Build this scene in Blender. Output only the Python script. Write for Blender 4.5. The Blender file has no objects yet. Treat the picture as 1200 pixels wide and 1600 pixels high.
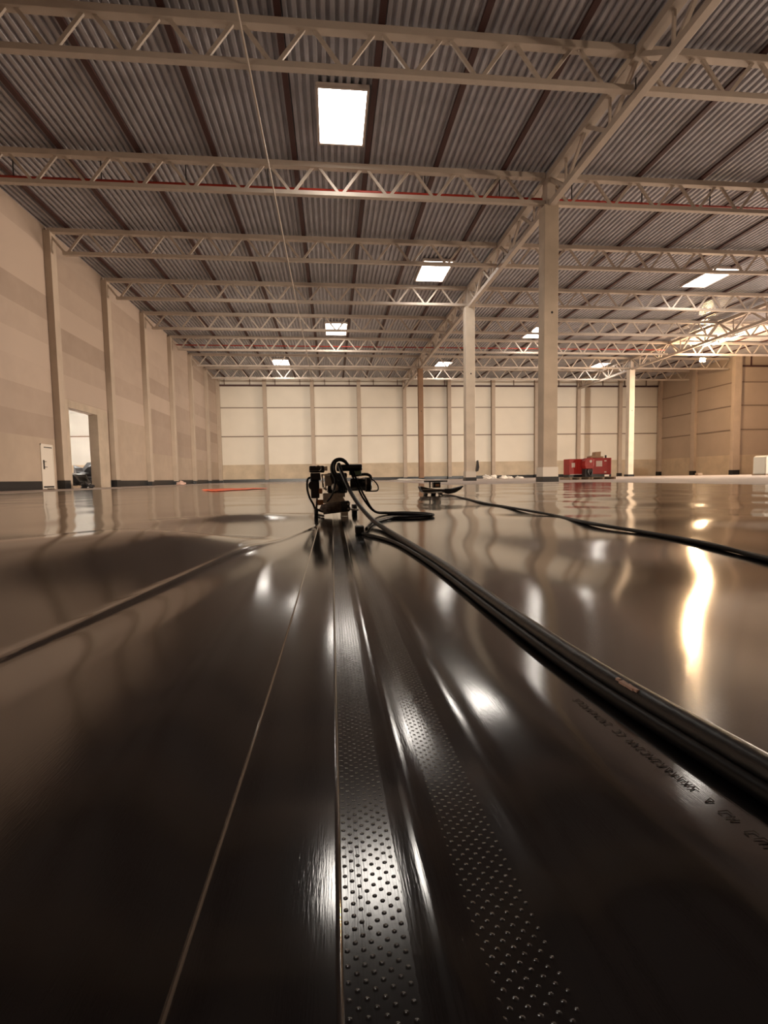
import bpy, math, random
from mathutils import Vector, Matrix
rnd = random.Random(7)
C = bpy.context.scene.collection
R = math.radians

# ------------------------------------------------------------------ camera
cam = bpy.data.objects.new('camera', bpy.data.cameras.new('camera'))
C.objects.link(cam)
bpy.context.scene.camera = cam
yaw, pitch, roll = R(5.904), R(3.927), R(-0.954)
fw = Vector((math.sin(yaw) * math.cos(pitch), math.cos(yaw) * math.cos(pitch), -math.sin(pitch)))
rt = Vector((math.cos(yaw), -math.sin(yaw), 0))
up = rt.cross(fw)
r2 = rt * math.cos(roll) + up * math.sin(roll)
u2 = -rt * math.sin(roll) + up * math.cos(roll)
cam.matrix_world = Matrix(((r2.x, u2.x, -fw.x, 0), (r2.y, u2.y, -fw.y, 0), (r2.z, u2.z, -fw.z, 0.25), (0, 0, 0, 1)))
cam.data.sensor_fit = 'VERTICAL'
cam.data.sensor_height = 24.0
cam.data.lens = 775.3 / 1600 * 24.0
cam.data.clip_start = 0.02
cam.data.clip_end = 300

# ------------------------------------------------------------------ world, exposure
W = bpy.data.worlds.new('world')
bpy.context.scene.world = W
W.use_nodes = True
W.node_tree.nodes['Background'].inputs[0].default_value = (0.9, 0.8, 0.7, 1)
W.node_tree.nodes['Background'].inputs[1].default_value = 0.02
vs = bpy.context.scene.view_settings
vs.view_transform = 'Standard'
vs.look = 'None'
vs.gamma = 1
vs.use_curve_mapping = False
vs.exposure = 0.12

# ------------------------------------------------------------------ added lights out of view
def spot(loc, target, watts, color, size, radius=0.4, blend=0.6):
    l = bpy.data.lights.new('fill_spot', 'SPOT')
    l.energy = watts; l.color = color; l.spot_size = R(size); l.spot_blend = blend; l.shadow_soft_size = radius
    o = bpy.data.objects.new('fill_spot', l)
    o.location = loc
    o.rotation_euler = (Vector(target) - Vector(loc)).to_track_quat('-Z', 'Y').to_euler()
    C.objects.link(o)
    return o
WARM = (1.0, 0.86, 0.70)
# unseen spots added behind the camera to brighten the walls down the hall
spot((-6, -8, 2.4), (-3, 61, 2.2), 62000, WARM, 30, 0.5, 0.8)
spot((24, -9, 2.4), (26, 61, 2.2), 60000, (1, .88, .74), 30, 0.5, 0.8)
spot((30, -4, 2.5), (-13, 34, 3.0), 11000, (1, .76, .56), 56, 0.5, 0.9)
spot((2, -9, 2.4), (9.5, 26, 2.6), 11000, (1, .80, .62), 24, 0.5, 0.9)  # narrow spot added to lift the centre columns
# soft fill lights added out of view, far right and near the left wall
def area(loc, rot, sx, sy, watts, color):
    l = bpy.data.lights.new('unseen_area_light', 'AREA')
    l.shape = 'RECTANGLE'; l.size = sx; l.size_y = sy; l.energy = watts; l.color = color
    l.spread = R(110)
    o = bpy.data.objects.new('unseen_area_light', l); o.location = loc; o.rotation_euler = rot
    C.objects.link(o); return o
area((46, 24, 4.5), (R(80), 0, R(90)), 16, 5, 1800, (1, .80, .62))
area((51, 37, 6.0), (R(84), 0, R(100)), 10, 6, 5500, (1, .82, .66))
area((-12.9, 6, 3.5), (R(80), 0, R(-60)), 8, 4, 400, (1, .84, .68))

# ------------------------------------------------------------------ materials
def mat(name, col, rough=0.5, metal=0.0, spec=0.5, noise=0.0, nscale=3.0, bump=0.0, bscale=40.0, emis=None, estr=0.0):
    m = bpy.data.materials.new(name); m.use_nodes = True
    nt = m.node_tree; b = nt.nodes['Principled BSDF']
    b.inputs['Base Color'].default_value = (*col, 1)
    b.inputs['Roughness'].default_value = rough
    b.inputs['Metallic'].default_value = metal
    b.inputs['Specular IOR Level'].default_value = spec
    tc = nt.nodes.new('ShaderNodeTexCoord')
    if noise:
        n = nt.nodes.new('ShaderNodeTexNoise'); n.inputs['Scale'].default_value = nscale; n.inputs['Detail'].default_value = 6
        nt.links.new(tc.outputs['Object'], n.inputs['Vector'])
        cr = nt.nodes.new('ShaderNodeValToRGB')
        cr.color_ramp.elements[0].position = 0.3; cr.color_ramp.elements[1].position = 0.7
        cr.color_ramp.elements[0].color = (*[c * (1 - noise) for c in col], 1)
        cr.color_ramp.elements[1].color = (*[min(1, c * (1 + noise)) for c in col], 1)
        nt.links.new(n.outputs['Fac'], cr.inputs['Fac']); nt.links.new(cr.outputs['Color'], b.inputs['Base Color'])
    if bump:
        n2 = nt.nodes.new('ShaderNodeTexNoise'); n2.inputs['Scale'].default_value = bscale; n2.inputs['Detail'].default_value = 4
        nt.links.new(tc.outputs['Object'], n2.inputs['Vector'])
        bp = nt.nodes.new('ShaderNodeBump'); bp.inputs['Strength'].default_value = bump; bp.inputs['Distance'].default_value = 0.01
        nt.links.new(n2.outputs['Fac'], bp.inputs['Height']); nt.links.new(bp.outputs['Normal'], b.inputs['Normal'])
    if emis:
        b.inputs['Emission Color'].default_value = (*emis, 1); b.inputs['Emission Strength'].default_value = estr
    return m

M = {}
M['deck'] = mat('galvanised_deck', (.43, .425, .46), .42, .22, noise=.12, nscale=1.5)
M['truss'] = mat('cream_steel', (.50, .425, .36), .5, 0, noise=.06, nscale=2)
M['purlin'] = mat('red_oxide_steel', (.060, .022, .020), .6)
M['red_pipe'] = mat('red_paint', (.38, .03, .015), .4)
M['dark'] = mat('dark_metal', (.02, .018, .018), .5)
M['column'] = mat('column_concrete', (.50, .41, .32), .8, noise=.12, nscale=1.2, bump=.15, bscale=12)
M['lit_column'] = mat('lit_column_concrete', (.72, .63, .52), .8, noise=.1, nscale=1.2)  # column concrete with the light falling on it put into a lighter colour
M['rust_column'] = mat('brown_column', (.30, .18, .11), .8, noise=.15, nscale=1.2)
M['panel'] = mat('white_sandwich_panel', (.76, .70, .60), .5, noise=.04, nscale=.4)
M['rail'] = mat('panel_joint_steel', (.24, .18, .14), .6)
M['post'] = mat('post_concrete', (.48, .39, .31), .8, noise=.08, nscale=1)
M['plinth'] = mat('plinth_concrete', (.56, .46, .34), .85, noise=.13, nscale=.9)
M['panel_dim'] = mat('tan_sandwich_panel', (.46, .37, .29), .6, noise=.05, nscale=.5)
M['slab'] = mat('slab_concrete', (.50, .42, .37), .7, noise=.12, nscale=.7)
M['black_wrap'] = mat('black_foil', (.008, .008, .010), .35)
M['white'] = mat('white_paint', (.72, .66, .58), .5)
M['skylight'] = mat('skylight_glass', (.9, .9, .85), .4, emis=(1.0, .93, .84), estr=16)
M['skyframe'] = mat('skylight_frame', (.55, .47, .42), .5)
M['tube'] = mat('lit_tube', (1, 1, 1), .4, emis=(1, .9, .75), estr=4)
M['bulb'] = mat('lit_bulb', (1, 1, 1), .4, emis=(1, .62, .28), estr=260)
M['rubber'] = mat('black_rubber', (.012, .012, .014), .38, noise=.3, nscale=30, bump=.1, bscale=60)
M['rubber_gloss'] = mat('black_cable_sheath', (.006, .006, .007), .45, spec=.25)
M['black_plastic'] = mat('black_plastic', (.015, .014, .014), .4, bump=.1, bscale=80)
M['steel'] = mat('brushed_steel', (.55, .50, .45), .3, .9, noise=.15, nscale=30)
M['cast'] = mat('cast_aluminium', (.66, .59, .50), .45, .15, noise=.2, nscale=40)
M['brush'] = mat('brown_roller', (.14, .10, .08), .7, noise=.5, nscale=60, bump=.8, bscale=160)
M['copper'] = mat('copper_brown', (.40, .20, .10), .4, .6)
M['green'] = mat('pale_green_plastic', (.20, .32, .22), .5)
M['red'] = mat('red_machine_paint', (.40, .018, .013), .42, noise=.1, nscale=3)
M['wood'] = mat('pallet_wood', (.36, .27, .19), .8, noise=.2, nscale=6)
M['card'] = mat('brown_cardboard', (.42, .28, .17), .8)
M['label'] = mat('white_label', (.75, .62, .55), .5)
M['orange'] = mat('orange_film', (.75, .13, .05), .5)
M['mark'] = mat('grey_print', (.075, .062, .055), .6)
M['scuff'] = mat('pale_scuff', (.70, .48, .40), .7)
M['rubble'] = mat('white_wrapping', (.80, .74, .66), .7, noise=.1, nscale=10)
M['bag'] = mat('black_bag', (.018, .016, .018), .45, bump=.5, bscale=6)
M['ibc'] = mat('milky_plastic', (.70, .72, .66), .45)
M['coolwall'] = mat('cool_white_panel', (.62, .64, .62), .6, noise=.05, nscale=.5)

# left wall: precast panels, every course and bay with its own tone
def course_wall(name, base, dark):
    m = mat(name, base, .8)
    nt = m.node_tree; b = nt.nodes['Principled BSDF']
    tc = nt.nodes.new('ShaderNodeTexCoord'); sp = nt.nodes.new('ShaderNodeSeparateXYZ')
    nt.links.new(tc.outputs['Object'], sp.inputs[0])
    def fl(sock, k, off):
        a = nt.nodes.new('ShaderNodeMath'); a.operation = 'MULTIPLY_ADD'; a.inputs[1].default_value = 1 / k; a.inputs[2].default_value = off
        f = nt.nodes.new('ShaderNodeMath'); f.operation = 'FLOOR'
        nt.links.new(sock, a.inputs[0]); nt.links.new(a.outputs[0], f.inputs[0]); return f.outputs[0]
    cmb = nt.nodes.new('ShaderNodeCombineXYZ')
    nt.links.new(fl(sp.outputs['Y'], 5.95, -26.2 / 5.95 + 10), cmb.inputs[0]); nt.links.new(fl(sp.outputs['Z'], 1.15, 0), cmb.inputs[1])
    wn = nt.nodes.new('ShaderNodeTexWhiteNoise'); wn.noise_dimensions = '2D'; nt.links.new(cmb.outputs[0], wn.inputs['Vector'])
    n = nt.nodes.new('ShaderNodeTexNoise'); n.inputs['Scale'].default_value = 1.3; n.inputs['Detail'].default_value = 5
    nt.links.new(tc.outputs['Object'], n.inputs['Vector'])
    ad = nt.nodes.new('ShaderNodeMath'); ad.operation = 'MULTIPLY_ADD'; ad.inputs[1].default_value = .5
    nt.links.new(n.outputs['Fac'], ad.inputs[0]); nt.links.new(wn.outputs['Value'], ad.inputs[2])
    mx = nt.nodes.new('ShaderNodeMix'); mx.data_type = 'RGBA'
    nt.links.new(ad.outputs[0], mx.inputs['Factor'])
    mx.inputs['A'].default_value = (*dark, 1); mx.inputs['B'].default_value = (*base, 1)
    nt.links.new(mx.outputs['Result'], b.inputs['Base Color'])
    return m
M['precast'] = course_wall('precast_wall', (.48, .38, .31), (.33, .25, .195))
M['precast_low'] = mat('precast_base_course', (.43, .34, .265), .85, noise=.06, nscale=1)

# black liner: glossy polyethylene with fine rolling scratches
def liner_mat(name, dots=False):
    m = mat(name, (.005, .0045, .006), .10, 0, spec=.5)
    nt = m.node_tree; b = nt.nodes['Principled BSDF']
    tc = nt.nodes.new('ShaderNodeTexCoord')
    mp = nt.nodes.new('ShaderNodeMapping'); mp.inputs['Scale'].default_value = (900, 60, 60)
    nt.links.new(tc.outputs['Object'], mp.inputs['Vector'])
    n = nt.nodes.new('ShaderNodeTexNoise'); n.inputs['Scale'].default_value = 1; n.inputs['Detail'].default_value = 3
    nt.links.new(mp.outputs[0], n.inputs['Vector'])
    bp = nt.nodes.new('ShaderNodeBump'); bp.inputs['Strength'].default_value = .10; bp.inputs['Distance'].default_value = .0004
    nt.links.new(n.outputs['Fac'], bp.inputs['Height'])
    last = bp
    b.inputs['IOR'].default_value = 1.75
    if dots:
        sp = nt.nodes.new('ShaderNodeSeparateXYZ'); nt.links.new(tc.outputs['Object'], sp.inputs[0])
        def mth(op, a, bb=None):
            x = nt.nodes.new('ShaderNodeMath'); x.operation = op
            for i, v in enumerate((a, bb)):
                if v is None: continue
                if isinstance(v, (int, float)): x.inputs[i].default_value = v
                else: nt.links.new(v, x.inputs[i])
            return x.outputs[0]
        k = math.pi / .0040
        p = mth('MULTIPLY', sp.outputs['X'], k); q = mth('MULTIPLY', sp.outputs['Y'], k)
        s = mth('MULTIPLY', mth('SINE', p), mth('SINE', q))
        s = mth('MAXIMUM', s, 0.5)
        b2 = nt.nodes.new('ShaderNodeBump'); b2.inputs['Strength'].default_value = 1; b2.inputs['Distance'].default_value = .0005
        nt.links.new(s, b2.inputs['Height']); nt.links.new(bp.outputs['Normal'], b2.inputs['Normal']); last = b2
        b.inputs['Roughness'].default_value = .13
    nt.links.new(last.outputs['Normal'], b.inputs['Normal'])
    return m
M['liner'] = liner_mat('black_liner')
M['seam'] = liner_mat('embossed_liner', True)

# ------------------------------------------------------------------ mesh helpers
class MB:
    def __init__(s): s.v = []; s.f = []; s.smooth = False
    def box(s, x0, x1, y0, y1, z0, z1):
        n = len(s.v)
        s.v += [(x0, y0, z0), (x1, y0, z0), (x1, y1, z0), (x0, y1, z0), (x0, y0, z1), (x1, y0, z1), (x1, y1, z1), (x0, y1, z1)]
        s.f += [tuple(n + i for i in q) for q in ((3, 2, 1, 0), (4, 5, 6, 7), (0, 1, 5, 4), (1, 2, 6, 5), (2, 3, 7, 6), (3, 0, 4, 7))]
        return s
    def bar(s, a, b, w, h=None):
        a = Vector(a); b = Vector(b); h = h or w
        d = (b - a).normalized(); ref = Vector((0, 0, 1)) if abs(d.z) < .95 else Vector((0, 1, 0))
        e = d.cross(ref).normalized() * w / 2; g = d.cross(e).normalized() * h / 2
        n = len(s.v)
        for p in (a, b):
            for k, l in ((-1, -1), (1, -1), (1, 1), (-1, 1)): s.v.append(tuple(p + e * k + g * l))
        s.f += [tuple(n + i for i in q) for q in ((3, 2, 1, 0), (4, 5, 6, 7), (0, 1, 5, 4), (1, 2, 6, 5), (2, 3, 7, 6), (3, 0, 4, 7))]
        return s
    def tube(s, pts, r, seg=12, closed_ends=True):
        pts = [Vector(p) for p in pts]; m = len(pts); rings = []
        rr = r if isinstance(r, (list, tuple)) else [r] * m
        ref = None
        for i, p in enumerate(pts):
            d = (pts[min(i + 1, m - 1)] - pts[max(i - 1, 0)]).normalized()
            if ref is None: ref = Vector((0, 0, 1)) if abs(d.z) < .9 else Vector((1, 0, 0))
            e = (ref - d * ref.dot(d)).normalized(); ref = e; g = d.cross(e)
            n = len(s.v); rings.append(n)
            for k in range(seg):
                a = 2 * math.pi * k / seg
                s.v.append(tuple(p + (e * math.cos(a) + g * math.sin(a)) * rr[i]))
        for i in range(m - 1):
            for k in range(seg):
                s.f.append((rings[i] + k, rings[i] + (k + 1) % seg, rings[i + 1] + (k + 1) % seg, rings[i + 1] + k))
        if closed_ends:
            s.f.append(tuple(rings[0] + k for k in reversed(range(seg)))); s.f.append(tuple(rings[-1] + k for k in range(seg)))
        s.smooth = True
        return s
    def prism(s, poly, y0, y1, axis='Y'):
        n = len(s.v); m = len(poly)
        for y in (y0, y1):
            for (a, b) in poly: s.v.append((a, y, b) if axis == 'Y' else ((y, a, b) if axis == 'X' else (a, b, y)))
        s.f.append(tuple(n + i for i in range(m))); s.f.append(tuple(n + m + i for i in reversed(range(m))))
        for i in range(m):
            j = (i + 1) % m; s.f.append((n + i, n + m + i, n + m + j, n + j))
        return s
    def build(s, name, m, parent=None, bevel=0, loc=None):
        me = bpy.data.meshes.new(name); me.from_pydata(s.v, [], s.f)
        import bmesh
        bm = bmesh.new(); bm.from_mesh(me); bmesh.ops.recalc_face_normals(bm, faces=bm.faces); bm.to_mesh(me); bm.free()
        me.materials.append(m)
        if s.smooth:
            for p in me.polygons: p.use_smooth = len(p.vertices) == 4
        o = bpy.data.objects.new(name, me); C.objects.link(o)
        if parent: o.parent = parent
        if loc: o.location = loc
        if bevel:
            b = o.modifiers.new('bevel', 'BEVEL'); b.width = bevel; b.segments = 2; b.limit_method = 'ANGLE'
        return o

def tag(o, label, cat, group=None, kind=None):
    o['label'] = label; o['category'] = cat
    if group: o['group'] = group
    if kind: o['kind'] = kind
    return o
def thing(name, label, cat, loc=(0, 0, 0), group=None):
    o = bpy.data.objects.new(name, None); o.empty_display_size = .2; C.objects.link(o); o.location = loc
    return tag(o, label, cat, group)
def struct(o): o['kind'] = 'structure'; return o
def curve_pts(P, n=8):
    P = [Vector(p) for p in P]; out = []
    Q = [P[0] * 2 - P[1]] + P + [P[-1] * 2 - P[-2]]
    for i in range(1, len(Q) - 2):
        for k in range(n):
            t = k / n; a, b, c, d = Q[i - 1], Q[i], Q[i + 1], Q[i + 2]
            out.append(.5 * ((2 * b) + (c - a) * t + (2 * a - 5 * b + 4 * c - d) * t * t + (3 * b - a - 3 * c + d) * t ** 3))
    out.append(P[-1]); return out

# ------------------------------------------------------------------ main dimensions (metres)
XL, XG, XH, XR = -13.4, 9.05, 31.45, 42.8        # left wall, first column row, second column row, right end wall
XO, YE, YS, YB = 53.85, 61.5, 49.2, -15.0        # outer right wall, end wall, step wall, back wall
TY = [14.25 + 5.95 * k for k in range(8)]         # truss rows
ZB, ZT, ZD = 11.2, 12.42, 12.52
SKY = [(-.14, 1.38, 16.4, 18.95), (5.45, 7.1, 28.4, 31.2), (-.2, 1.45, 40, 43.1), (-5.8, -4.2, 52.1, 55.4),
       (23.0, 24.6, 28.3, 31.1), (17.0, 18.5, 40.2, 43.2), (11.5, 13.0, 52.6, 55.4), (29.4, 30.7, 52.5, 55.4), (17.0, 18.5, 16.4, 18.95)]

# ------------------------------------------------------------------ setting
struct(MB().box(-34, XO + .4, YB - .3, YE + .4, -.35, -.03).build('floor', M['slab']))
# corrugated ceiling, ribs running down the hall, as one folded sheet
mb = MB(); x = XL - .1; prof = []
while x < XO + .2:
    prof += [(x, ZD), (x + .10, ZD), (x + .135, ZD + .09), (x + .215, ZD + .09)]; x += .25
for (px, pz) in prof:
    mb.v += [(px, YB, pz), (px, YE + .2, pz)]
mb.f = [(2 * i, 2 * i + 1, 2 * i + 3, 2 * i + 2) for i in range(len(prof) - 1)]
ceil = struct(mb.build('ceiling', M['deck']))
sl = MB().box(XL - .4, XO + .4, YB - .3, YE + .4, ZD + .12, ZD + .4).build('ceiling_board', M['dark'], ceil)

# left wall with the tall gateway
g0, g1, gz = 27.15, 30.35, 4.15
w = MB()
w.box(XL - .35, XL, YB, 24.62, 2.38, ZD).box(XL - .35, XL, 24.62, g0, 2.38, ZD)
w.box(XL - .35, XL, g0, g1, gz, ZD).box(XL - .35, XL, g1, YE, 2.38, ZD)
wl = struct(w.build('wall_left', M['precast']))
w = MB().box(XL - .35, XL, YB, 24.62, -.03, 2.38).box(XL - .35, XL, 25.66, g0, -.03, 2.38).box(XL - .35, XL, 24.62, 25.66, 2.10, 2.38).box(XL - .35, XL, g1, YE, -.03, 2.38)
w.build('base_course', M['precast_low'], wl)
w = MB().box(XL, XL + .012, 32.7, 38.0, 2.38, 4.25).build('patch_panel', M['precast_low'], wl)
for (a, b) in ((YB, 24.55), (31.7, YE)):
    struct(MB().box(XL, XL + .05, a, b, -.03, .36).build('baseboard_left', M['black_wrap']))
# gateway frame
f = MB().box(XL - .4, XL + .10, 26.45, g0 + .03, -.03, 4.5).box(XL - .4, XL + .10, g1 - .03, 31.6, -.03, 4.5).box(XL - .4, XL + .10, g0, g1, 4.12, 4.5)
struct(f.build('door_2', M['column']))
# small door
d = struct(MB().box(XL - .1, XL + .02, 24.66, 25.62, 0.02, 2.06).build('door_1', M['white'], bevel=.005))
MB().box(XL - .12, XL + .03, 24.62, 24.67, -.02, 2.1).box(XL - .12, XL + .03, 25.61, 25.66, -.02, 2.1).box(XL - .12, XL + .03, 24.62, 25.66, 2.05, 2.1).build('door_frame', M['white'], d)
MB().box(XL + .02, XL + .045, 24.78, 24.85, .92, 1.35).bar((XL + .08, 24.82, 1.02), (XL + .08, 24.98, 1.02), .025).bar((XL + .08, 24.82, 1.28), (XL + .08, 24.95, 1.28), .02).bar((XL + .02, 24.82, 1.02), (XL + .08, 24.82, 1.02), .02).bar((XL + .02, 24.82, 1.28), (XL + .08, 24.82, 1.28), .02).build('door_handle', M['dark'], d)
MB().box(XL + .02, XL + .05, 24.9, 25.5, 1.93, 1.97).build('door_closer', M['dark'], d)
MB().box(XL + .02, XL + .03, 24.72, 25.56, .05, .13).build('kick_plate', M['dark'], d)
# room beyond the gateway
struct(MB().box(-33.5, -33.2, 20, YE, 0, 7).box(-33.5, XL - .35, 52, 52.3, 2.0, 7).box(-33.5, XL - .35, 20, 20.3, 0, 7).build('wall_beyond', M['coolwall']))
struct(MB().box(-33.2, XL - .35, 51.94, 52.3, -.03, 2.0).build('trim_7', M['plinth']))
struct(MB().box(-33.2, XL - .35, 51.9, 52, 4.75, 4.85).build('trim_8', M['rail']))
struct(MB().box(-33.5, XL - .35, 20, 52.3, 7, 7.2).build('ceiling_beyond', M['coolwall']))
area((-22, 40, 6.9), (0, 0, 0), 6, 10, 6000, (1, .96, .90))

# end wall: plinth, white panels, rails, brown head beam, louvre strip
wf = struct(MB().box(XL, XR + .3, YE, YE + .3, 2.1, ZD + .1).build('wall_far', M['panel']))
MB().box(XL, XR + .3, YE - .06, YE + .3, -.03, 2.1).build('concrete_plinth', M['plinth'], wf)
struct(MB().box(XL, XR, YE - .10, YE, 5.42, 5.54).box(XL, XR, YE - .10, YE, 8.84, 8.94).build('trim_1', M['rail']))
hb = struct(MB().box(XL + .4, XR, YE - .25, YE, 11.42, 11.6).build('trim_2', M['purlin']))
lv = MB()
for k in range(19): lv.box(XL + .9 + 2.96 * k, XL + 1.0 + 2.96 * k, YE - .12, YE, 11.6, ZD)
lv.build('strut', M['rail'], hb)
struct(MB().box(XL, 31, YE - .12, YE - .06, -.03, .34).build('baseboard_far', M['black_wrap']))
# right end wall and the step wall
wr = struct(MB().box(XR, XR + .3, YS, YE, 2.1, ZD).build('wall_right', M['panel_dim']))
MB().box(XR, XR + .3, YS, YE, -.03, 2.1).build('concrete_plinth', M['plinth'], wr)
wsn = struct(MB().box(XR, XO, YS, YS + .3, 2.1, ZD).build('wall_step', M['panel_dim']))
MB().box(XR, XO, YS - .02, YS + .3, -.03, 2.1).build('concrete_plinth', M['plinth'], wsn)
t = MB()
for z in (4.78, 7.33, 9.78):
    t.box(XR - .08, XR, YS + .4, YE, z - .05, z + .05).box(XR + .3, XO, YS - .08, YS, z - .05, z + .05)
struct(t.build('trim_3', M['rail']))
struct(MB().box(XR + .3, XO, YS - .2, YS, 11.35, 11.5).box(XR + 1.6, XR + 1.7, YS - .1, YS, 11.5, ZD).build('trim_4', M['purlin']))
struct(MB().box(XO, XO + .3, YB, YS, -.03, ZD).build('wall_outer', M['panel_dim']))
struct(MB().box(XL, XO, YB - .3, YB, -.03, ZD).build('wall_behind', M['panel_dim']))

# ------------------------------------------------------------------ wall columns
ORD = ['first', 'second', 'third', 'fourth', 'fifth', 'sixth', 'seventh', 'eighth', 'ninth', 'tenth', 'eleventh', 'twelfth']
def wall_column(name, label, group, x0, x1, y0, y1, z1, wrap, m=None, side='y'):
    t = thing(name, label, 'column', ((x0 + x1) / 2, (y0 + y1) / 2, -.03), group)
    cx, cy = (x0 + x1) / 2, (y0 + y1) / 2
    hx, hy = (x1 - x0) / 2, (y1 - y0) / 2
    MB().box(-hx, hx, -hy, hy, 0, z1).build('shaft', m or M['post'], t, bevel=.015)
    if wrap:
        b = MB().box(-hx - .03, hx + .03, -hy - .03, hy + .03, 0, wrap).build('base_wrap', M['black_wrap'], t); b['label'] = 'black foil wrapped round the column foot'
    return t
for k in range(6):
    y = 26.2 + 5.95 * k
    what = ['left of the tall gateway', 'right of the tall gateway', 'past the darker wall patch', 'fourth from the gateway side', 'second from the far corner', 'nearest the far corner'][k]
    wall_column('wall_column', 'concrete column on the left wall, ' + what, 'columns along the left wall', XL, XL + .32, y - .25, y + .25, ZT - .1, .42 if k < 2 else .30)
wall_column('wall_column', 'concrete corner column where left wall meets the far wall', 'columns along the left wall', XL, XL + .4, YE - .5, YE - .1, ZT - .1, .3)
for k in range(1, 10):
    x = XL + 5.62 * k
    wall_column('wall_column', ORD[k - 1] + ' column along the pale far wall counting from its left corner', 'columns along the far wall', x - .22, x + .22, YE - .45, YE - .1, ZT - .1, .4 if k > 5 else .3)
wall_column('wall_column', 'tan corner column where far wall meets the right side wall', 'columns at the right side', XR - .4, XR + .2, YE - .6, YE - .12, ZT, .5)
wall_column('wall_column', 'tan column halfway along the short right side wall', 'columns at the right side', XR - .35, XR + .0, 54.7, 55.3, ZT, .5)
wall_column('wall_column', 'wide tan column at the right corner below the bright lamp', 'columns at the right side', XR - .5, XR + .3, YS - .45, YS - .02, ZT, .5)

# ------------------------------------------------------------------ free-standing columns
def big_column(x, y, w, label, m, boot=True, top=ZB - .05):
    t = thing('hall_column', label, 'column', (x, y, -.03), 'free-standing hall columns')
    h = w / 2
    MB().box(-h, h, -h, h, 0, top).build('shaft', m, t, bevel=.03)
    MB().box(-h * .55, h * .55, -h * .8, h * .8, top, ZT).build('head_stub', M['truss'], t)
    if boot:
        b = MB().box(-h - .03, h + .03, -h - .03, h + .03, .2, .62).build('foot_band', M['white'], t); b['label'] = 'pale bare band above the foil'
    b = MB().box(-h - .05, h + .05, -h - .05, h + .05, 0, .22).build('base_wrap', M['black_wrap'], t); b['label'] = 'black foil round the column foot'
    MB().tube([(h * .1, -h - .004, 6.9), (h * .1, -h + .02, 6.9)], .05, 10).build('hole', M['dark'], t)
    return t
big_column(XG, 20.2, .6, 'tallest concrete hall column nearest the camera, right of centre', M['column'])
big_column(XG, 32.1, .62, 'brightly lit concrete hall column, middle one of the centre row', M['lit_column'])
big_column(XG, 49.95, .5, 'slim brown hall column, farthest of the centre row', M['rust_column'], False)
big_column(XH, 49.95, .6, 'pale hall column in the right row beyond the red machine', M['lit_column'], False)

# ------------------------------------------------------------------ trusses
HP = 22.4 / 24
MES = {}
def piece(name, key, mbf, m, parent, loc):
    if key not in MES:
        o = mbf().build(name, m, parent); MES[key] = o
    else:
        o = MES[key].copy(); C.objects.link(o); o.parent = parent
    o.location = loc; o.name = name
    return o
def truss(x0, n, y, label, at_wall=False):
    L = n * 2 * HP
    t = thing('roof_truss', label, 'truss', (x0, y, ZB), 'cream steel roof trusses')
    H = ZT - ZB
    MB().box(.15, L - .15, -.13, .13, H - .20, H).build('top_chord', M['truss'], t, bevel=.01)
    MB().box(HP - .15 if at_wall else .14, L - .14, -.10, .10, 0, .16).build('bottom_chord', M['truss'], t, bevel=.01)
    for k in range(n):
        xb = (2 * k + 1) * HP
        piece('diagonal_brace', ('r', ), lambda: MB().bar((-HP + .12, 0, H - .15), (-.07, 0, .12), .07, .10), M['truss'], t, (xb, 0, 0))
        piece('diagonal_brace', ('f', ), lambda: MB().bar((.07, 0, .12), (HP - .12, 0, H - .15), .07, .10), M['truss'], t, (xb, 0, 0))
    return t
for k, y in enumerate(TY):
    nm = ['nearest', 'second nearest', 'third', 'fourth', 'fifth', 'sixth', 'seventh', 'farthest'][k]
    truss(XL, 12, y, '%s roof truss row from the camera, left span from wall to centre girder' % nm, True)
    truss(XG - .05, 12, y, '%s roof truss row from the camera, middle span right of centre girder' % nm)
    if k >= 4:
        truss(XH, 12 if k < 6 else 6, y, '%s roof truss row from the camera, right-hand span behind the bright lamp' % nm)

# ------------------------------------------------------------------ girders down the hall
def girder(x, y0, y1, label, w=.34):
    n = max(2, round((y1 - y0) / 2.97)); p = (y1 - y0) / n; H = ZT - .02 - (ZB - .15)
    t = thing('roof_girder', label, 'girder', (x, y0, ZB - .15), 'long girders over the column rows')
    MB().box(-w / 2, w / 2, .02, y1 - y0 - .02, H - .26, H - .02).build('top_chord', M['truss'], t, bevel=.01)
    MB().box(-.12, .12, .02, y1 - y0 - .02, 0, .2).build('bottom_chord', M['truss'], t, bevel=.01)
    for k in range(n):
        c = (k + .5) * p
        MB().bar((0, k * p + .1, H - .2), (0, c - .08, .15), .10, .12).build('diagonal_brace', M['truss'], t)
        MB().bar((0, c + .08, .15), (0, (k + 1) * p - .1, H - .2), .10, .12).build('diagonal_brace', M['truss'], t)
        MB().bar((0, c, .15), (0, c, H - .2), .07, .08).build('post', M['truss'], t)
for a, b, s in ((8.3, 20.2, 'above the camera up to the nearest column'), (20.2, 32.1, 'between nearest and middle columns'), (32.1, 49.95, 'between middle column and brown column'), (49.95, YE - .15, 'from brown column to far wall')):
    girder(XG, a, b, 'centre row girder ' + s)
for a, b, s in ((32.1, 49.95, 'beside the fluorescent tubes'), (49.95, YE - .15, 'from pale right column to far wall')):
    girder(XH, a, b, 'right row girder ' + s)
ct = thing('cable_tray', 'dark cable tray running right beside the centre girder', 'cable tray', (XG + .55, 8.3, 11.75))
MB().box(-.09, .09, 0, 53, 0, .02).box(-.09, -.08, 0, 53, 0, .1).box(.08, .09, 0, 53, 0, .1).build('tray', M['dark'], ct)
for k in range(9): MB().bar((0, 1 + 5.95 * k, .02), (0, 1 + 5.95 * k, ZT - 11.75), .03).build('hanger', M['dark'], ct)

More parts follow.
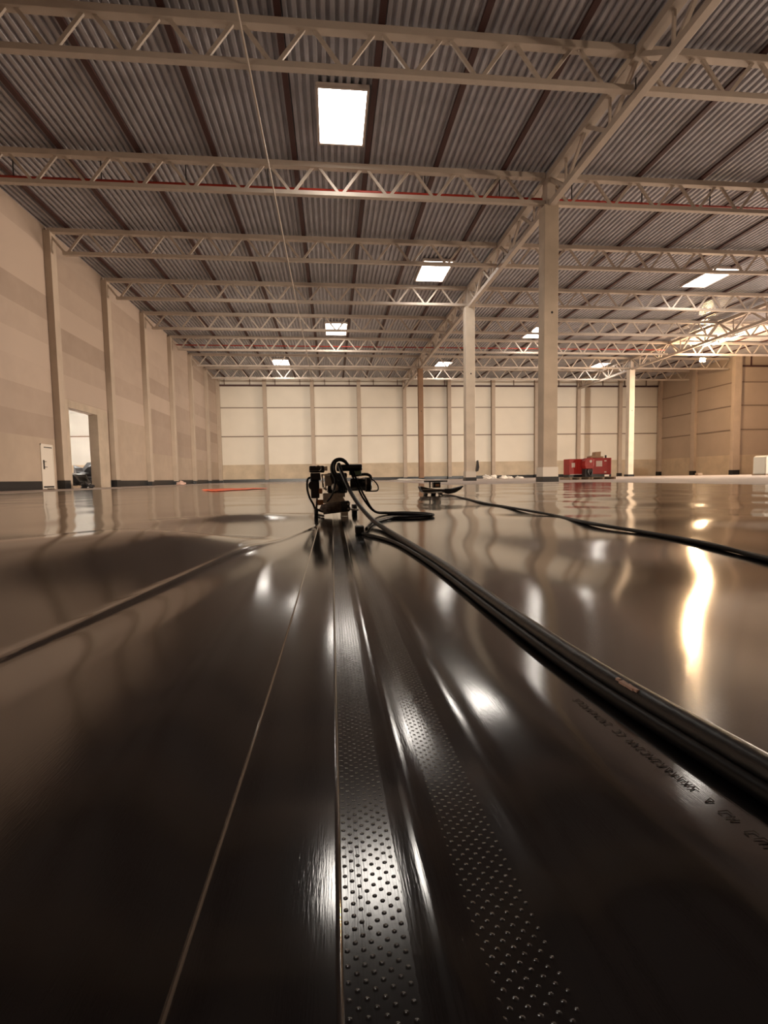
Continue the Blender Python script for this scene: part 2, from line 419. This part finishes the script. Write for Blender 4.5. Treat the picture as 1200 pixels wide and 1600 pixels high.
# ------------------------------------------------------------------ purlins
def inside(x): return any(a - .12 < x < b + .12 for a, b, _, _ in SKY)
k = 0
for bay, x0 in (('left', XL), ('middle', XG), ('right', XH)):
    for j in range(8):
        x = x0 + 1.05 + 2.75 * j + (.22 if j > 3 else 0)
        if x > XR - .5: break
        o = MB().box(-.09, .09, YB + .5 if False else 6, YE - .1, 0, .085).build('roof_purlin', M['purlin'], None, loc=(x, 0, ZD - .087))
        tag(o, '%s dark red roof purlin of the %s span counting from its left end' % (ORD[j], bay), 'purlin', 'dark red roof purlins')

# ------------------------------------------------------------------ skylights
for i, (a, b, c, d) in enumerate(SKY[:8]):
    lab = ['largest glowing skylight near the top, just left of centre', 'glowing skylight left of the centre girder, crossed by a truss chord', 'small glowing skylight left of the middle, above the welding machine',
           'leftmost small glowing skylight near the far wall', 'slanting skylight at the upper right with streaks of light round it', 'skylight partly hidden behind the nearest hall column',
           'small skylight between the brown and the pale hall columns', 'flat bright skylight right of the nearest column, near the far wall'][i]
    t = thing('skylight', lab, 'skylight', ((a + b) / 2, (c + d) / 2, ZD - .15), 'roof skylights')
    hx, hy = (b - a) / 2, (d - c) / 2
    fr = MB()
    fr.box(-hx - .08, -hx, -hy - .08, hy + .08, 0, .14).box(hx, hx + .08, -hy - .08, hy + .08, 0, .14).box(-hx, hx, -hy - .08, -hy, 0, .14).box(-hx, hx, hy, hy + .08, 0, .14)
    fr.build('curb', M['skyframe'], t)
    MB().box(-hx, hx, -hy, hy, .06, .09).build('pane', M['skylight'], t)
    MB().box(-hx - .06, hx + .06, -hy - .06, hy + .06, .10, .138).build('light_blocker', M['skyframe'], t)  # unseen opaque cover, added to keep the pane's glow off the deck
    MB().box(-hx + .1, -hx + .13, hy - .75, hy - .35, .03, .06).bar((-hx + .13, hy - .6, .045), (-hx + .6, hy - .62, .045), .025).bar((hx - .4, hy - .45, .045), (hx - .12, hy - .4, .045), .03).box(hx - .14, hx - .11, hy - .8, hy - .4, .03, .06).build('opener', M['skyframe'], t)

# ------------------------------------------------------------------ pipes, rods, ceiling details
t = thing('sprinkler_pipe', 'red sprinkler pipe along the second nearest truss', 'pipe', (XL + .5, TY[1] + .36, ZB + .43))
MB().tube([(0, 0, 0), (44.5, 0, 0)], .06, 8).build('main_pipe', M['red_pipe'], t)
for k in range(14):
    MB().bar((1.4 + 3.1 * k, 0, 0), (1.4 + 3.1 * k, 0, .8), .035).build('dropper', M['dark'], t)
t = thing('sprinkler_pipe', 'thin red sprinkler pipe along a distant truss', 'pipe', (XL + .5, TY[5] + .16, ZB + .5))
MB().tube([(0, 0, 0), (44, 0, 0)], .045, 8).build('main_pipe', M['red_pipe'], t)
o = MB().tube([(0, 0, 0), (0, 53, 0)], .028, 8).build('steel_rod', M['truss'], None, loc=(-1.93, 8.3, ZB - .035))
tag(o, 'thin pale steel rod running under all trusses left of the skylight', 'rod')
o = MB().bar((0, 0, 0), (1.7, 6.0, 0), .06).build('steel_brace', M['truss'], None, loc=(21.2, 44.1, ZB - .04))
tag(o, 'slanting pale brace bar under the distant trusses, right of nearest column', 'brace')

# fluorescent tubes under the right girder
FL = [(XH - .45, 38.4, 1.5), (XH - .45, 37.0, .8), (XH - .05, 38.3, .5), (XH - .05, 37.4, .8), (XH - .05, 36.1, 1.3)]
for i, (x, y, L) in enumerate(FL):
    lab = ['left-hand lit tube nearest the bright lamp', 'left-hand lit tube farther from the bright lamp', 'shortest lit tube in the right-hand line', 'middle lit tube in the right-hand line', 'lit tube in the right-hand line at its right end'][i]
    t = thing('fluorescent_light', lab + ', under the right girder', 'light', (x, y, ZB - .52), 'fluorescent tubes under the right girder')
    MB().box(-.08, .08, -L / 2 + .02, L / 2 - .02, .07, .12).build('housing', M['skyframe'], t)
    MB().tube([(0, -L / 2, .03), (0, L / 2, .03)], .05, 8).build('tube', M['tube'], t)
    MB().bar((0, 0, .10), (XH - x - .1 if XH - x > .1 else 0, 0, .38), .02).build('hanger', M['dark'], t)
o = MB().box(-.05, .05, 0, 9.5, 0, .05).build('light_rail', M['truss'], None, loc=(XH - .25, 26.8, ZB - .32))
tag(o, 'pale mounting rail with the lit tubes at the right edge', 'rail')

# halogen lamp
t = thing('halogen_lamp', 'glaring warm halogen lamp hanging among the trusses at the right', 'lamp', (34.6, 43.72, 10.72))
MB().box(-.28, .28, .03, .14, -.2, .22).build('housing', M['dark'], t, bevel=.02)
MB().box(-.27, .27, -.02, .03, -.17, .17).build('bulb', M['bulb'], t)
MB().bar((0, .12, .2), (0, .16, ZT - 10.9), .03).build('hanger', M['dark'], t)
l = bpy.data.lights.new('halogen_light', 'POINT'); l.energy = 2600; l.color = (1, .66, .36); l.shadow_soft_size = .15
o = bpy.data.objects.new('halogen_light', l); o.location = (0, -.35, -.1); o.parent = t; C.objects.link(o)

# ------------------------------------------------------------------ the black liner
def smooth(a, b, x):
    t = max(0, min(1, (x - a) / (b - a))); return t * t * (3 - 2 * t)
def waves(x, y):
    fx = smooth(.12, .7, abs(x - .03)) * smooth(.3, 1.2, y)
    z = .0046 * math.sin(5.2 * x + 1.1 * y + .6)
    z += .0050 * math.sin(1.9 * y + 1.3 * x + 1.0)
    z += .0030 * math.sin(3.7 * y - 1.8 * x + 2.2)
    z += .0020 * math.sin(8.3 * x - 2.1 * y) + .0016 * math.sin(7.1 * y + 2.0 * x)
    if x > 0: z += .0042 * math.sin(4.2 * x - .6) * math.sin(6.0 * y + .9)
    return z * fx * (1 - .6 * smooth(3, 9, y))
def rise(x, y):   # the ground swells gently where the camera stands
    return .022 * math.exp(-((x - .05) ** 2 + y * y) / .42 ** 2)
def right_z(x, y):
    z = .006 + waves(x, y)
    # pressed tracks with a proud air channel between
    z += .0016 * math.exp(-((x - .049) / .010) ** 2) - .0008 * math.exp(-((x - .016) / .016) ** 2) - .0008 * math.exp(-((x - .082) / .016) ** 2)
    z += .0012 * math.exp(-((x - .118) / .014) ** 2) * (1 + .5 * math.sin(3 * y))
    z += .0012 * math.sin(2.6 * y + 1) * (1 - smooth(-.078, .0, x)) + rise(x, y)
    # low dome just right of the seam, close to the camera
    z += .022 * math.exp(-(((x - .13) ** 2 + (y - .05) ** 2) / .45 ** 2)) * smooth(.10, .22, x)
    z += .007 * math.exp(-((x - .46) / .12) ** 2 - ((y - 1.35) / .5) ** 2)
    return z
def fold_x(y): return -.605 + .2 * y
def left_z(x, y):
    z = .0005 + rise(x, y) + waves(x, y) * .5 * smooth(-.1, -.5, x)
    t = x - fold_x(y)
    a = smooth(.1, .6, y) * (1 - smooth(2.4, 3.2, y))
    # crisp crease, with the sheet falling to it from the seam side
    z += a * (.0038 * math.exp(-((t + .015) / .012) ** 2) + .009 * smooth(-.01, .15, t) * smooth(-.085, -.2, x))
    # long swell beyond the crease
    d = (x + .95) * .837 - (y - 1.50) * .547
    l = (x + .95) * .547 + (y - 1.55) * .837
    z += .085 * math.exp(-(d / (.46 if d > 0 else .6)) ** 2) * smooth(-1.5, -.6, l) * (1 - smooth(.35, .95, l)) * smooth(-.12, -.34, x)
    # cross swell in front of the machine's left side
    z += .032 * math.exp(-((y - 3.35 - .1 * x) / .26) ** 2 - ((x + .62) / .45) ** 2)
    return max(z, -.02)
def grid(xs, ys, fz, keep=None):
    mb = MB(); nx = len(xs)
    for y in ys:
        for x in xs: mb.v.append((x, y, fz(x, y)))
    for j in range(len(ys) - 1):
        for i in range(nx - 1):
            if keep and not keep((xs[i] + xs[i + 1]) / 2, (ys[j] + ys[j + 1]) / 2): continue
            a = j * nx + i; mb.f.append((a, a + 1, a + nx + 1, a + nx))
    mb.smooth = True
    return mb
def geo(a, b, n, s):      # n steps from a to b, growing
    return [a + (b - a) * ((math.exp(s * i / n) - 1) / (math.exp(s) - 1)) for i in range(n + 1)]
ys = geo(-.6, 34, 300, 4.2)
def sheet(name, mb, m, label, thick):
    o = mb.build(name, m)
    s = o.modifiers.new('thickness', 'SOLIDIFY'); s.thickness = thick; s.offset = -1
    if label: tag(o, label, 'liner sheet', 'black floor liner sheets')
    return o
def xs_lin(a, b, st):
    n = max(1, round((b - a) / st)); return [a + (b - a) * i / n for i in range(n + 1)]
S1, S2, S3, S4 = 0.0, .033, .066, .099
def keep_far(x, y): return y < 15 or x < 3.6
rs = thing('liner_sheet', 'upper glossy black liner sheet welded along its left edge, right of the seam', 'liner sheet', (0, 0, 0), 'black floor liner sheets')
o = grid(xs_lin(-.078, S1, .004), ys, right_z).build('lap_flap', M['liner'], rs); o.modifiers.new('t', 'SOLIDIFY').thickness = -.002
o = grid(xs_lin(S1, S2, .0033), ys, right_z).build('weld_track', M['seam'], rs); o['label'] = 'left dotted weld track'
o = grid(xs_lin(S2, S3, .0033), ys, right_z).build('air_channel', M['liner'], rs)
o = grid(xs_lin(S3, S4, .0033), ys, right_z).build('weld_track', M['seam'], rs); o['label'] = 'right dotted weld track'
grid(xs_lin(S4, .30, .006) + geo(.30, 8.2, 150, 2.6)[1:], ys, right_z, keep_far).build('sheet_field', M['liner'], rs)
ls = thing('liner_sheet', 'lower glossy black liner sheet left of the seam with a long buckled fold', 'liner sheet', (0, 0, 0), 'black floor liner sheets')
xl = [-q for q in geo(0, 8.6, 230, 3.4)][::-1]
grid(xl + [.05], ys, left_z, lambda x, y: y < 33).build('sheet_field', M['liner'], ls)

# faint printed line on the right sheet
mb = MB(); y = .21
while y < .47:
    x0 = .240 + .0004 * rnd.uniform(-1, 1); h = .0065; wd = .0035
    z = right_z(x0, y) + .0004
    k = rnd.randint(0, 3)
    st = [[(0, 0), (0, h)], [(0, 0), (wd, h)], [(0, h), (wd, h)], [(0, 0), (wd, 0)], [(wd, 0), (wd, h)]]
    for (p, q) in rnd.sample(st, 3):
        mb.bar((x0 + p[1], y + p[0], z), (x0 + q[1], y + q[0], z), .0007, .0002)
    y += .0065 if rnd.random() < .85 else .014
o = mb.build('printed_marking', M['mark'], rs); o['label'] = 'faint worn line of grey printing beside the hose'

# ------------------------------------------------------------------ hoses and cables on the liner
def on_liner(x, y, r, lift=0):
    return (x, y, (right_z(x, y) if x > -.08 else left_z(x, y)) + r + lift)
def lay(pts, r, n=8):
    return [p for p in curve_pts([(a, b, right_z(a, b) + r + (c if c else 0)) for a, b, c in pts], n)]
h = thing('power_hose', 'thick black cable from the welding machine crossing to the lower right corner', 'hose', (0, 0, 0))
main = [(.045, 3.26, .335), (.058, 3.22, .29), (.085, 3.17, .22), (.115, 3.08, .15), (.155, 2.9, .075), (.20, 2.6, .02), (.236, 2.25, .0), (.262, 1.75, 0), (.285, 1.28, 0), (.292, .83, 0), (.292, .52, 0), (.297, .31, 0), (.305, .13, 0), (.32, -.2, 0)]
P = curve_pts([(a, b, (right_z(a, b) if c < .1 else .0) + .0118 + c) for a, b, c in main], 10)
MB().tube(P, .0118, 16).build('sheath', M['rubber'], h)
sc = MB()
for (yy, q, w_) in ((.470, .005, .0025), (.462, .010, .0045), (.452, .012, .0040), (.442, .007, .0025)):
    xx = .2937; zz = right_z(xx, yy) + .0118
    sc.bar((xx - .0072, yy, zz + .0096), (xx - .0068, yy - q, zz + .0098), w_ * 1.4, .0026)
s_ = sc.build('scuff', M['scuff'], h); s_['label'] = 'pale pink scuff on the black cable'
c2 = thing('power_cable', 'second black cable lying against the thick one, from the plug by the machine', 'cable', (0, 0, 0))
MB().tube(lay([(.125, 2.12, 0), (.165, 2.02, 0), (.215, 1.85, 0), (.242, 1.66, 0), (.2665, 1.28, 0), (.2742, .83, 0), (.2745, .52, 0), (.2795, .31, 0), (.2875, .13, 0), (.303, -.2, 0)], .0065, 10), .0065, 12).build('sheath', M['rubber_gloss'], c2)
MB().box(-.02, .02, -.03, .03, 0, .035).build('plug', M['black_plastic'], c2, bevel=.006, loc=(.115, 2.17, right_z(.115, 2.17)))
lp = thing('power_cable', 'black cable laid in a flat loop right of the welding machine', 'cable', (0, 0, 0))
for (dx, dz, nm) in ((0, 0, 'strand'), (.014, .004, 'strand')):
    pts = [(.11 + dx, 3.32, .33), (.15 + dx, 3.25, .22), (.20 + dx, 3.2, .11), (.27, 3.22, .02), (.36, 3.25 + dx * 3, 0), (.47, 3.18 + dx * 3, 0), (.585, 3.06 + dx * 3, 0), (.60 + dx, 2.98, 0), (.57, 2.93, 0), (.46, 2.93 - dx * 2, 0), (.36, 2.95 - dx * 3, 0), (.27, 2.80 - dx * 3, 0), (.20, 2.55, 0), (.15, 2.25, .004)]
    MB().tube(curve_pts([(a, b, (right_z(a, b) if c < .05 else 0) + .0065 + dz + c) for a, b, c in pts], 8), .0065, 10).build(nm, M['rubber_gloss'], lp)
c3 = thing('power_cable', 'pair of thin black cables running from the distant welder to the right edge', 'cable', (0, 0, 0))
for ph in (0, 2.6):
    base = [(1.45, 6.5), (1.50, 6.2), (1.42, 5.3), (1.375, 4.5), (1.33, 3.6), (1.33, 2.93), (1.24, 2.35), (1.22, 1.86), (1.225, 1.5), (1.20, 1.2), (1.15, .8)]
    pts = [(x + .009 * math.sin(1.9 * i + ph), y, 0) for i, (x, y) in enumerate(base)]
    MB().tube(lay(pts, .0075, 10), .0075, 10).build('strand', M['rubber_gloss'], c3)

# ------------------------------------------------------------------ welding machine
wm = thing('welding_machine', 'black and metal wedge welding machine standing on the seam', 'machine', (0, 3.3, .004))
def wp(name, mb, m, bevel=0, label=None):
    o = mb.build(name, m, wm, bevel=bevel)
    if label: o['label'] = label
    return o
wp('motor_housing', MB().box(-.145, -.048, -.05, .06, .288, .332), M['black_plastic'], .008)
wp('control_box', MB().box(-.14, -.075, -.03, .07, .235, .286), M['black_plastic'], .006)
wp('cover_plate', MB().box(-.075, -.028, -.045, .04, .300, .328).box(-.142, -.05, -.054, -.05, .296, .300), M['steel'], .003)
b = wp('latch', MB().tube(curve_pts([(-.1, -.06, .325), (-.085, -.062, .33), (-.07, -.062, .322), (-.068, -.06, .305), (-.08, -.058, .297)], 5), .005, 8), M['steel'])
wp('grip', MB().tube([(.03, .0, .316), (.036, .0, .316), (.19, .0, .318), (.198, .0, .318), (.202, .0, .318)], [.016, .022, .022, .019, .010], 16), M['black_plastic'])
wp('switch_block', MB().box(.115, .195, -.01, .05, .268, .296), M['green'], .004)
wp('upper_arm', MB().tube(curve_pts([(.13, .03, .262), (.20, .03, .272), (.245, .03, .268), (.262, .03, .245), (.262, .03, .22)], 6), .010, 10), M['black_plastic'])
wp('drive_motor', MB().tube([(.12, .02, .205), (.125, .02, .205), (.225, .02, .205), (.226, .02, .205), (.25, .02, .205), (.262, .02, .205)], [.030, .042, .042, .046, .046, .036], 20), M['black_plastic'])
wp('motor_band', MB().tube([(.218, .02, .205), (.228, .02, .205)], .048, 20).box(.14, .215, -.03, -.022, .238, .246), M['steel'])
wp('cable_loop', MB().tube(curve_pts([(.262, .0, .24), (.285, -.02, .22), (.302, -.03, .19), (.298, -.03, .165), (.27, -.02, .160), (.22, -.01, .162)], 6), .0045, 8), M['rubber_gloss'])
wp('side_hose', MB().tube(curve_pts([(-.13, 0, .26), (-.158, -.01, .245), (-.163, -.02, .19), (-.15, -.02, .13), (-.128, -.02, .085), (-.115, -.02, .05)], 6), [.007] * 31, 10), M['rubber'])
wp('side_body', MB().box(-.14, -.085, -.01, .06, .12, .24), M['black_plastic'], .006)
wp('gear_cover', MB().tube([(-.125, -.03, .205), (-.125, .02, .205)], .030, 18), M['black_plastic'])
wp('copper_fitting', MB().box(-.088, -.065, -.03, .0, .15, .185), M['copper'], .003)
wp('copper_fitting', MB().box(-.10, -.06, -.03, .0, .075, .11), M['copper'], .003)
wp('gear_block', MB().box(-.03, .10, .0, .06, .15, .285), M['dark'], .01)
wp('clamp_block', MB().box(-.045, .0, -.02, .04, .2, .27), M['cast'], .006)
wp('pressure_lever', MB().bar((-.065, -.04, .275), (-.058, -.045, .19), .010).bar((-.058, -.045, .19), (-.035, -.045, .175), .012).tube([(-.035, -.05, .172), (-.03, -.05, .172)], .012, 10), M['steel'])
wp('linkage', MB().bar((-.045, -.02, .27), (-.042, -.02, .17), .008).bar((-.07, -.03, .272), (-.01, -.03, .275), .010), M['steel'])
wp('ball_joint', MB().tube([(-.005, -.05, .19), (.005, -.05, .19), (.03, -.05, .19), (.045, -.05, .195)], [.012, .024, .024, .010], 14), M['cast'])
wp('frame_plate', MB().box(-.062, .02, -.03, .03, .085, .152).box(.03, .085, -.03, .02, .125, .152), M['cast'], .006)
wp('frame_neck', MB().prism([(-.03, .09), (.09, .09), (.06, .14), (.04, .16), (.02, .15)], -.02, .03), M['cast'])
wp('drive_roller', MB().tube([(-.07, -.055, .04), (-.066, -.055, .048), (.05, -.05, .062), (.056, -.05, .062)], [.020, .034, .036, .030], 20), M['brush'], label='brown rough drive roller')
wp('roller_hub', MB().tube([(.052, -.05, .062), (.058, -.05, .062), (.105, -.045, .066), (.115, -.045, .066)], [.028, .036, .036, .026], 18), M['black_plastic'])
for zc in (.05, .082): wp('hub_bolt', MB().tube([(.1, -.075, zc), (.1, -.085, zc)], .006, 8), M['steel'])
wp('axle', MB().tube([(.1, -.04, .045), (.17, -.04, .04)], .006, 8), M['steel'])
wp('front_foot', MB().box(.05, .10, -.10, -.02, .005, .03).bar((.07, -.06, .03), (.075, -.05, .05), .014), M['cast'], .003)
wp('guide_wheel', MB().tube([(-.12, -.03, .025), (-.095, -.03, .025)], .026, 16), M['black_plastic'])
wp('fork', MB().bar((-.108, -.03, .03), (-.10, -.02, .12), .012).bar((-.095, -.03, .012), (-.06, -.12, .010), .012).bar((-.12, 0, .05), (-.06, 0, .03), .016), M['dark'])
wp('rear_wheel', MB().tube([(.13, .10, .035), (.165, .10, .035)], .035, 18), M['black_plastic'])
wp('hot_wedge_arm', MB().bar((.0, -.02, .27), (.02, -.03, .2), .03).bar((.03, -.02, .25), (.06, -.03, .16), .035, .04), M['dark'])
# bundle of hoses over the top of the machine
for i, (dx, dy, dz) in enumerate(((0, 0, 0), (.016, .012, -.006), (.03, -.008, -.004))):
    pts = [(.105 + dx * .2, dy, .335), (.085, dy - .01, .362 + dz), (.055, dy - .02, .374 + dz), (.02 + dx * .3, dy - .03, .362 + dz), (.0 + dx * .5, -.04 + dy, .325), (.004 + dx * .6, -.05 + dy, .285), (.02 + dx, -.06 + dy, .25), (.045 + dx, -.06 + dy, .20), (.05 + dx, -.05 + dy, .16)]
    wp('hose_bundle', MB().tube(curve_pts(pts, 6), .0085 if i else .0105, 10), M['rubber'])
wp('thin_lead', MB().tube(curve_pts([(-.035, -.08, .10), (-.01, -.09, .13), (.01, -.09, .17), (.02, -.07, .23), (.015, -.05, .29)], 6), .006, 8), M['rubber_gloss'])

# ------------------------------------------------------------------ distant welder
w2 = thing('hand_welder', 'low black welder with a blade-shaped cover, lying beyond the main machine', 'machine', (1.35, 6.6, .006))
MB().prism([(-.15, .045), (-.19, .115), (-.17, .125), (-.08, .10), (.13, .075), (.15, .05)], -.1, .1).build('base_plate', M['black_plastic'], w2, bevel=.004)
MB().box(-.16, .14, -.11, .11, .075, .085).box(-.14, .14, -.11, .11, .03, .042).build('slide_rail', M['steel'], w2)
MB().box(.0, .10, -.04, .06, .10, .175).build('motor_block', M['black_plastic'], w2, bevel=.006)
MB().box(.03, .08, -.045, -.04, .12, .15).build('name_plate', M['copper'], w2)
MB().bar((-.04, 0, .1), (-.04, 0, .185), .018).build('post', M['dark'], w2)
MB().tube([(-.12, 0, .188), (.2, 0, .188)], .011, 10).build('handle', M['black_plastic'], w2)
MB().prism([(.14, .03), (.13, .085), (.25, .085), (.36, .11), (.41, .125), (.37, .075), (.29, .03), (.2, .015)], -.09, .06).build('blade_cover', M['black_plastic'], w2, bevel=.012)
MB().tube([(-.1, -.08, .016), (-.1, .08, .016)], .016, 12).tube([(.1, -.08, .016), (.1, .08, .016)], .016, 12).box(-.02, .03, -.05, .05, 0, .04).build('roller', M['dark'], w2)

# ------------------------------------------------------------------ red machines on pallets
GY = 27.0
def pallet(x, y, z, w, d, label):
    t = thing('wooden_pallet', label, 'pallet', (x, y, z), 'wooden pallets')
    for k in range(5):
        yy = -d / 2 + .07 + k * (d - .14) / 4
        MB().box(-w / 2, w / 2, yy - .06, yy + .06, .115, .14).build('board', M['wood'], t)
    for k in range(3):
        xx = -w / 2 + .07 + k * (w - .14) / 2
        MB().box(xx - .06, xx + .06, -d / 2, d / 2, .022, .115).build('block', M['wood'], t)
        MB().box(xx - .05, xx + .05, -d / 2, d / 2, 0, .022).build('runner', M['wood'], t)
    return t
pallet(13.65, GY - .15, -.03, 1.2, 1.3, 'pallet under the smaller red machine')
pallet(15.0, GY - .15, -.03, 1.45, 1.3, 'pallet under the larger red machine')
g = thing('red_generator', 'smaller red machine with a white square label, left of the pair', 'generator', (13.72, GY, .11))
MB().box(-.5, .42, -.35, .35, .14, 1.02).build('housing', M['red'], g, bevel=.02)
MB().box(-.5, .42, -.33, .33, 0, .14).build('skid', M['black_wrap'], g)
MB().box(-.36, -.17, -.362, -.352, .55, .80).build('label_plate', M['label'], g)
MB().box(-.45, .25, -.362, -.352, .14, .17).build('trim_strip', M['label'], g)
MB().box(.0, .22, -.362, -.352, .3, .9).build('door_panel', M['red'], g)
g = thing('red_generator', 'larger red machine with a bigger white square label, right of the pair', 'generator', (15.0, GY, .11))
MB().box(-.55, .70, -.38, .38, .16, 1.06).build('housing', M['red'], g, bevel=.02)
MB().box(-.55, .70, -.36, .36, 0, .16).build('skid', M['black_wrap'], g)
MB().box(-.22, .14, -.392, -.382, .58, .90).build('label_plate', M['label'], g)
MB().box(.27, .39, -.392, -.382, .86, .93).box(.27, .39, -.392, -.382, .24, .30).build('small_plate', M['label'], g)
MB().box(.50, .53, -.395, -.382, .1, 1.04).box(.58, .61, -.395, -.382, .1, 1.04).build('rib', M['red'], g)
MB().box(.28, .55, -.40, -.365, .02, .12).build('steel_step', M['steel'], g)
MB().tube([(.45, -.2, 1.06), (.45, -.2, 1.22)], .05, 10).build('exhaust', M['dark'], g)
g = thing('red_fuel_tank', 'red rounded unit with a round lamp between the two red machines', 'tank', (14.05, GY - .72, .11))
MB().prism([(-.26, .62), (-.2, .45), (.2, .45), (.26, .62), (.26, .92), (.15, 1.06), (-.18, 1.02), (-.26, .88)], -.3, .12).build('body', M['red'], g, bevel=.03)
MB().tube([(.06, -.33, .86), (.06, -.29, .86)], .075, 14).build('lamp_glass', M['label'], g)
MB().box(-.22, .22, -.25, .1, .0, .45).build('leg_frame', M['dark'], g, bevel=.01)
MB().tube(curve_pts([(-.05, -.28, .45), (-.1, -.33, .25), (.05, -.33, .05), (.15, -.3, .3)], 6), .03, 8).build('hose', M['rubber'], g)
b = thing('cardboard_box', 'crushed brown cardboard box on top of the larger red machine', 'box', (14.95, GY - .05, 1.172))
MB().prism([(-.42, .02), (.32, .0), (.36, .08), (.05, .12), (-.3, .14), (-.45, .08)], -.2, .2).build('flap', M['card'], b)
MB().prism([(-.15, .12), (.18, .1), (.2, .36), (-.12, .34), (-.14, .2)], -.18, .18).build('carton', M['card'], b)

# IBC tank
t = thing('water_tank', 'milky white plastic tank at the far right edge', 'tank', (34.25, 36, -.03))
MB().prism([(-.72, .08), (.72, .08), (.74, .3), (.74, 1.35), (.6, 1.5), (-.55, 1.55), (-.72, 1.42)], -.6, .6).build('container', M['ibc'], t, bevel=.06)
for k in range(5): MB().bar((-.73 + .36 * k, -.64, .05), (-.73 + .36 * k, -.64, 1.4), .03).build('cage_bar', M['steel'], t)
MB().box(-.75, .75, -.65, .65, 0, .08).build('base', M['wood'], t)

# ------------------------------------------------------------------ debris and small things
def lump(name, x, y, z, sx, sy, sz, m, label, cat, seed, group=None, kind=None):
    import bmesh
    r = random.Random(seed); bm = bmesh.new(); bmesh.ops.create_icosphere(bm, subdivisions=3, radius=1)
    ph = [r.uniform(0, 6) for _ in range(6)]
    for v in bm.verts:
        c = v.co; k = 1 + .22 * math.sin(3 * c.x + ph[0]) * math.sin(4 * c.y + ph[1]) + .14 * math.sin(7 * c.z + ph[2] + 5 * c.x) + .08 * r.uniform(-1, 1)
        v.co = Vector((c.x * sx * k, c.y * sy * k, max(0, (c.z + .35)) * sz * k / 1.35))
    me = bpy.data.meshes.new(name); bm.to_mesh(me); bm.free(); me.materials.append(m)
    o = bpy.data.objects.new(name, me); C.objects.link(o); o.location = (x, y, z)
    return tag(o, label, cat, group, kind)
lump('rubbish_bag', -15.5, 32.0, .0, .75, .7, .95, M['bag'], 'round black rubbish bag seen through the gateway, left one', 'bag', 1)
lump('rubbish_bag', -15.6, 34.6, .0, 1.3, .8, 1.35, M['bag'], 'heaped black rubbish bag seen through the gateway, right one', 'bag', 2)
pallet(-14.2, 29.2, -.03, .9, 2.2, 'pallet lying in the gateway below the black bags')
lump('roll_of_foil', -12.6, 27.1, -.03, .28, .3, .30, M['black_wrap'], 'black bundle beside the wrapped column foot left of the gateway', 'bundle', 3)
lump('crumpled_paper', -12.3, 42.3, -.03, .35, .3, .28, M['scuff'], 'pinkish crumpled paper at the foot of the left wall', 'paper', 4)
for i, (x, y) in enumerate(((16.0, 50.3), (16.95, 51.2), (17.75, 50.2), (18.7, 51.2), (19.5, 50.2))):
    lump('wrapping_heap', x, y, -.03, .42, .35, .42 - .05 * i, M['rubble'], ORD[i] + ' white heap of wrapping from the left, on the floor between hall columns', 'wrapping', 10 + i, 'white wrapping heaps')
lump('plastic_sheet', 7.2, 46.5, -.03, 1.6, .8, .16, M['rubble'], 'flat white plastic sheeting left of the brown column foot', 'sheeting', 20)
o = MB().prism([(-.05, 0), (.1, .05), (.16, .3), (.1, .75), (.02, .72), (-.02, .3)], -.1, .1).build('hanging_bag', M['bag'], None, loc=(XG + .37, 31.8, .55))
tag(o, 'small black bag hanging on the right side of the middle hall column', 'bag')
o = MB().box(-.25, .25, -.2, .2, 0, .25).build('tool_case', M['wood'], None, bevel=.03, loc=(36.3, 46, -.03)); tag(o, 'small dark brown case on the floor right of a column foot', 'case')
mb = MB(); n = 40
for k in range(n):
    a = 2 * math.pi * k / n; r = 1 + .18 * math.sin(3 * a) + .1 * math.sin(7 * a)
    mb.v.append((-2.7 + .75 * r * math.cos(a), 13.8 + 1.5 * r * math.sin(a), .016 + waves(-2.7, 13.8)))
mb.f = [tuple(range(n))]
o = mb.build('orange_film', M['orange']); o.modifiers.new('t', 'SOLIDIFY').thickness = .004
tag(o, 'orange-red film lying flat on the liner, left of the welding machine', 'film')
